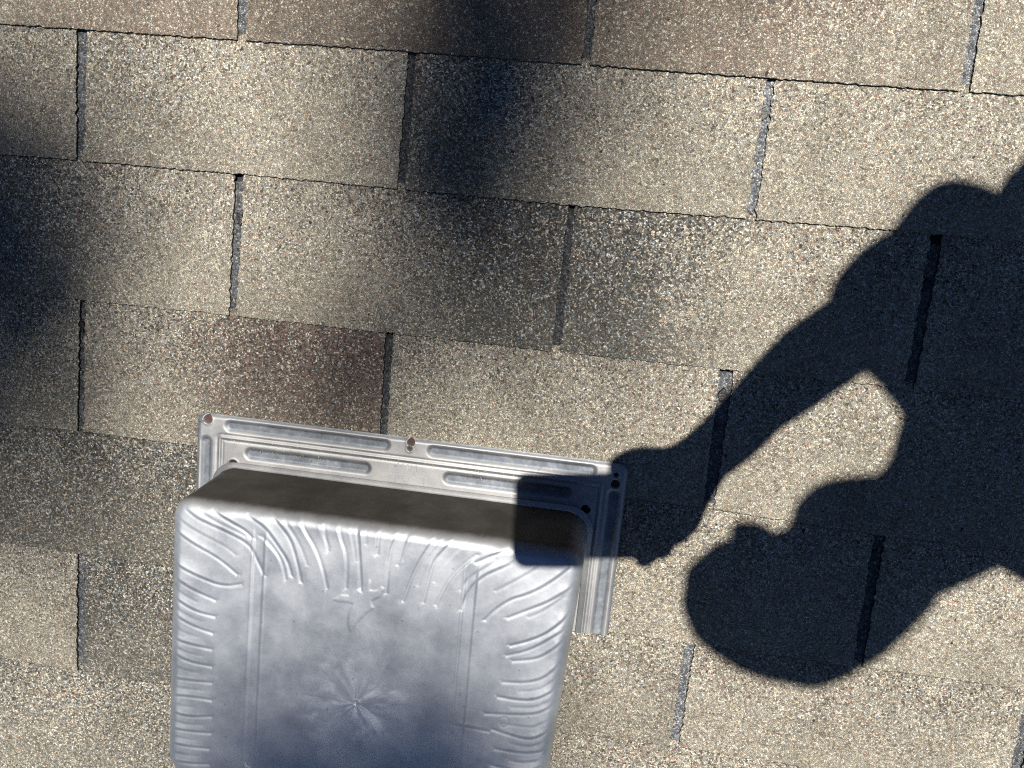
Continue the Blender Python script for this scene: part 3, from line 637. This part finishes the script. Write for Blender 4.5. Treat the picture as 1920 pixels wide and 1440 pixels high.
rumple(remesh('cap', cp, .006, CAPM, man, 2), .005, 14)
for sx in (-1, 1):
    bm = bmesh.new(); bmesh.ops.create_icosphere(bm, subdivisions=2, radius=.012, matrix=Matrix.Translation((hd[0][0] / 1000 - .005 + .02 * sx, hd[0][1] / 1000 + .02, hd[0][2] / 1000 - .052)))
    bmobj('eye', bm, EYE, man, True)

# phone: its lens corner is where the picture is taken from
phone = empty('phone', cam.matrix_world.copy(), label='black smartphone held out sideways over the vent', cat='phone')
def rr_prism(x0, x1, y0, y1, z0, z1, r):
    bm = bmesh.new(); pts = []
    for cx_, cy_, a0 in ((x1 - r, y1 - r, 0), (x0 + r, y1 - r, 90), (x0 + r, y0 + r, 180), (x1 - r, y0 + r, 270)):
        for i in range(7): a = math.radians(a0 + i * 15); pts.append((cx_ + r * math.cos(a), cy_ + r * math.sin(a)))
    lo_ = [bm.verts.new((x, y, z0)) for x, y in pts]; hi_ = [bm.verts.new((x, y, z1)) for x, y in pts]; n = len(pts)
    bm.faces.new(lo_[::-1]); bm.faces.new(hi_)
    for i in range(n): bm.faces.new([lo_[i], lo_[(i + 1) % n], hi_[(i + 1) % n], hi_[i]])
    return bm
bmobj('casing', rr_prism(-.019, .128, -.0595, .019, .004, .012, .012), PH, phone)
bmobj('camera_bump', rr_prism(-.015, .020, -.021, .015, .0025, .0045, .008), PH, phone)
bmobj('screen', rr_prism(-.016, .125, -.0565, .016, .0118, .0124, .010), simple('screen_glass', (.02, .03, .04), .05), phone)

# ================================================================ the overhanging tree
LEAF = simple('leaf', (.06, .10, .03), .6, 0, .3, 5); BARK = simple('bark', (.10, .075, .055), .9, 0, .3, 20, .6)
tree = empty('tree', Matrix.Translation((-4.6, 1.2, -4.0)), label='tall leafy tree beside the house with one limb high over the roof', cat='tree')
TO = Vector((-4.6, 1.2, -4.0))
def worldp(x, y, h):      # the point h metres up the sun's ray from a spot on the roof (mm)
    return M @ (Vector((x / 1000, y / 1000, 0)) + SUN * (h / SUN.z)) - TO
def tube(bm, pts, rads, n=8):
    prev = None
    for i, (p, r) in enumerate(zip(pts, rads)):
        d_ = (pts[min(i + 1, len(pts) - 1)] - pts[max(i - 1, 0)]).normalized(); a = d_.orthogonal().normalized(); b = d_.cross(a)
        ring = [bm.verts.new(p + (a * math.cos(t * 6.2832 / n) + b * math.sin(t * 6.2832 / n)) * r) for t in range(n)]
        if prev:
            # align the rings to avoid twist
            k0 = min(range(n), key=lambda s: (ring[s].co - prev[0].co).length); ring = ring[k0:] + ring[:k0]
            for t in range(n): bm.faces.new([prev[t], prev[(t + 1) % n], ring[(t + 1) % n], ring[t]])
        prev = ring
lv, lf = [], []
rl = random.Random(21)
def leaf(c, size):
    a = Vector((rl.gauss(0, 1), rl.gauss(0, 1), rl.gauss(0, .5))).normalized(); nrm = Vector((rl.gauss(0, .6), rl.gauss(0, .6), 1)).normalized()
    b = nrm.cross(a).normalized(); a = b.cross(nrm); i = len(lv)
    for u, v_ in ((-1, 0), (-.4, .45), (.4, .38), (1, 0), (.4, -.38), (-.4, -.45)): lv.append(c + a * u * size + b * v_ * size)
    lf.append([i, i + 1, i + 2, i + 3, i + 4, i + 5])
HT = 18.5
# clumps at the end of the limb: (x, y, radius, leaves)
e1 = sunw.orthogonal().normalized(); e2 = sunw.cross(e1)
for ci, (x, y, r_, n) in enumerate(CLUMPS):
    rl = random.Random(100 + ci)
    c = worldp(x, y, HT)
    for q in range(n):      # leaves spread round the twig ends, denser towards the middle
        rad = r_ * ((q + .5) / n) ** .62; an = q * 2.39996 + rl.uniform(-.3, .3)
        leaf(c + (e1 * math.cos(an) + e2 * math.sin(an)) * rad * rl.uniform(.85, 1.15) + sunw * rl.uniform(-.7, .7), rl.uniform(.035, .06))
rl = random.Random(77)
bm = bmesh.new()
trunk = [Vector((0, 0, 0)), Vector((.1, 0, 3)), Vector((.2, -.1, 7)), Vector((.5, -.2, 16)), Vector((.7, -.1, 21.5))]
tube(bm, trunk, [.34, .28, .22, .15, .06], 12)
hub = worldp(-700, 300, HT + .2)
tube(bm, [trunk[3], (trunk[3] + hub) / 2 + Vector((0, 0, .6)), hub], [.10, .06, .03], 8)
bmobj('trunk', bm, BARK, tree, True)
def clear(pw):   # keep the sun's way to the picture free
    q = M.inverted() @ (pw + TO); g_ = q - SUN * (q.z / SUN.z); return not (-.75 < g_.x < 3.0 and -1.7 < g_.y < .75)
for _ in range(260):
    a = rl.uniform(0, 6.283); rad = rl.uniform(.3, 3.0); z = rl.uniform(6.5, 21)
    c = Vector((.5 + rad * math.cos(a), -.1 + rad * math.sin(a), z))
    if (c - Vector((.5, 0, 13.5))).length > 5.6 or not clear(c): continue
    for _ in range(55):
        p_ = c + Vector((rl.gauss(0, .3), rl.gauss(0, .3), rl.gauss(0, .22)))
        if clear(p_): leaf(p_, rl.uniform(.07, .11))
link('crown', mesh('crown', lv, lf), LEAF, tree)

# ================================================================ house and ground
ground = link('ground', mesh('ground', [(-150, -150, -4), (150, -150, -4), (150, 150, -4), (-150, 150, -4)], [[0, 1, 2, 3]]), simple('lawn', (.06, .09, .03), .95, 0, .4, 1.5)); ground['kind'] = 'structure'
bm = bmesh.new(); bmesh.ops.create_cube(bm, size=1, matrix=Matrix.Translation((.75, -.7, -2.75)) @ Matrix.Diagonal((6.6, 4.6, 2.5, 1)))
for v_ in bm.verts:
    if v_.co.z > -2: v_.co.z = v_.co.y * math.tan(PITCH) - .12
ho = bmobj('house_wall', bm, simple('stucco', (.5, .45, .38), .9, 0, .1, 10, .3)); ho['kind'] = 'structure'
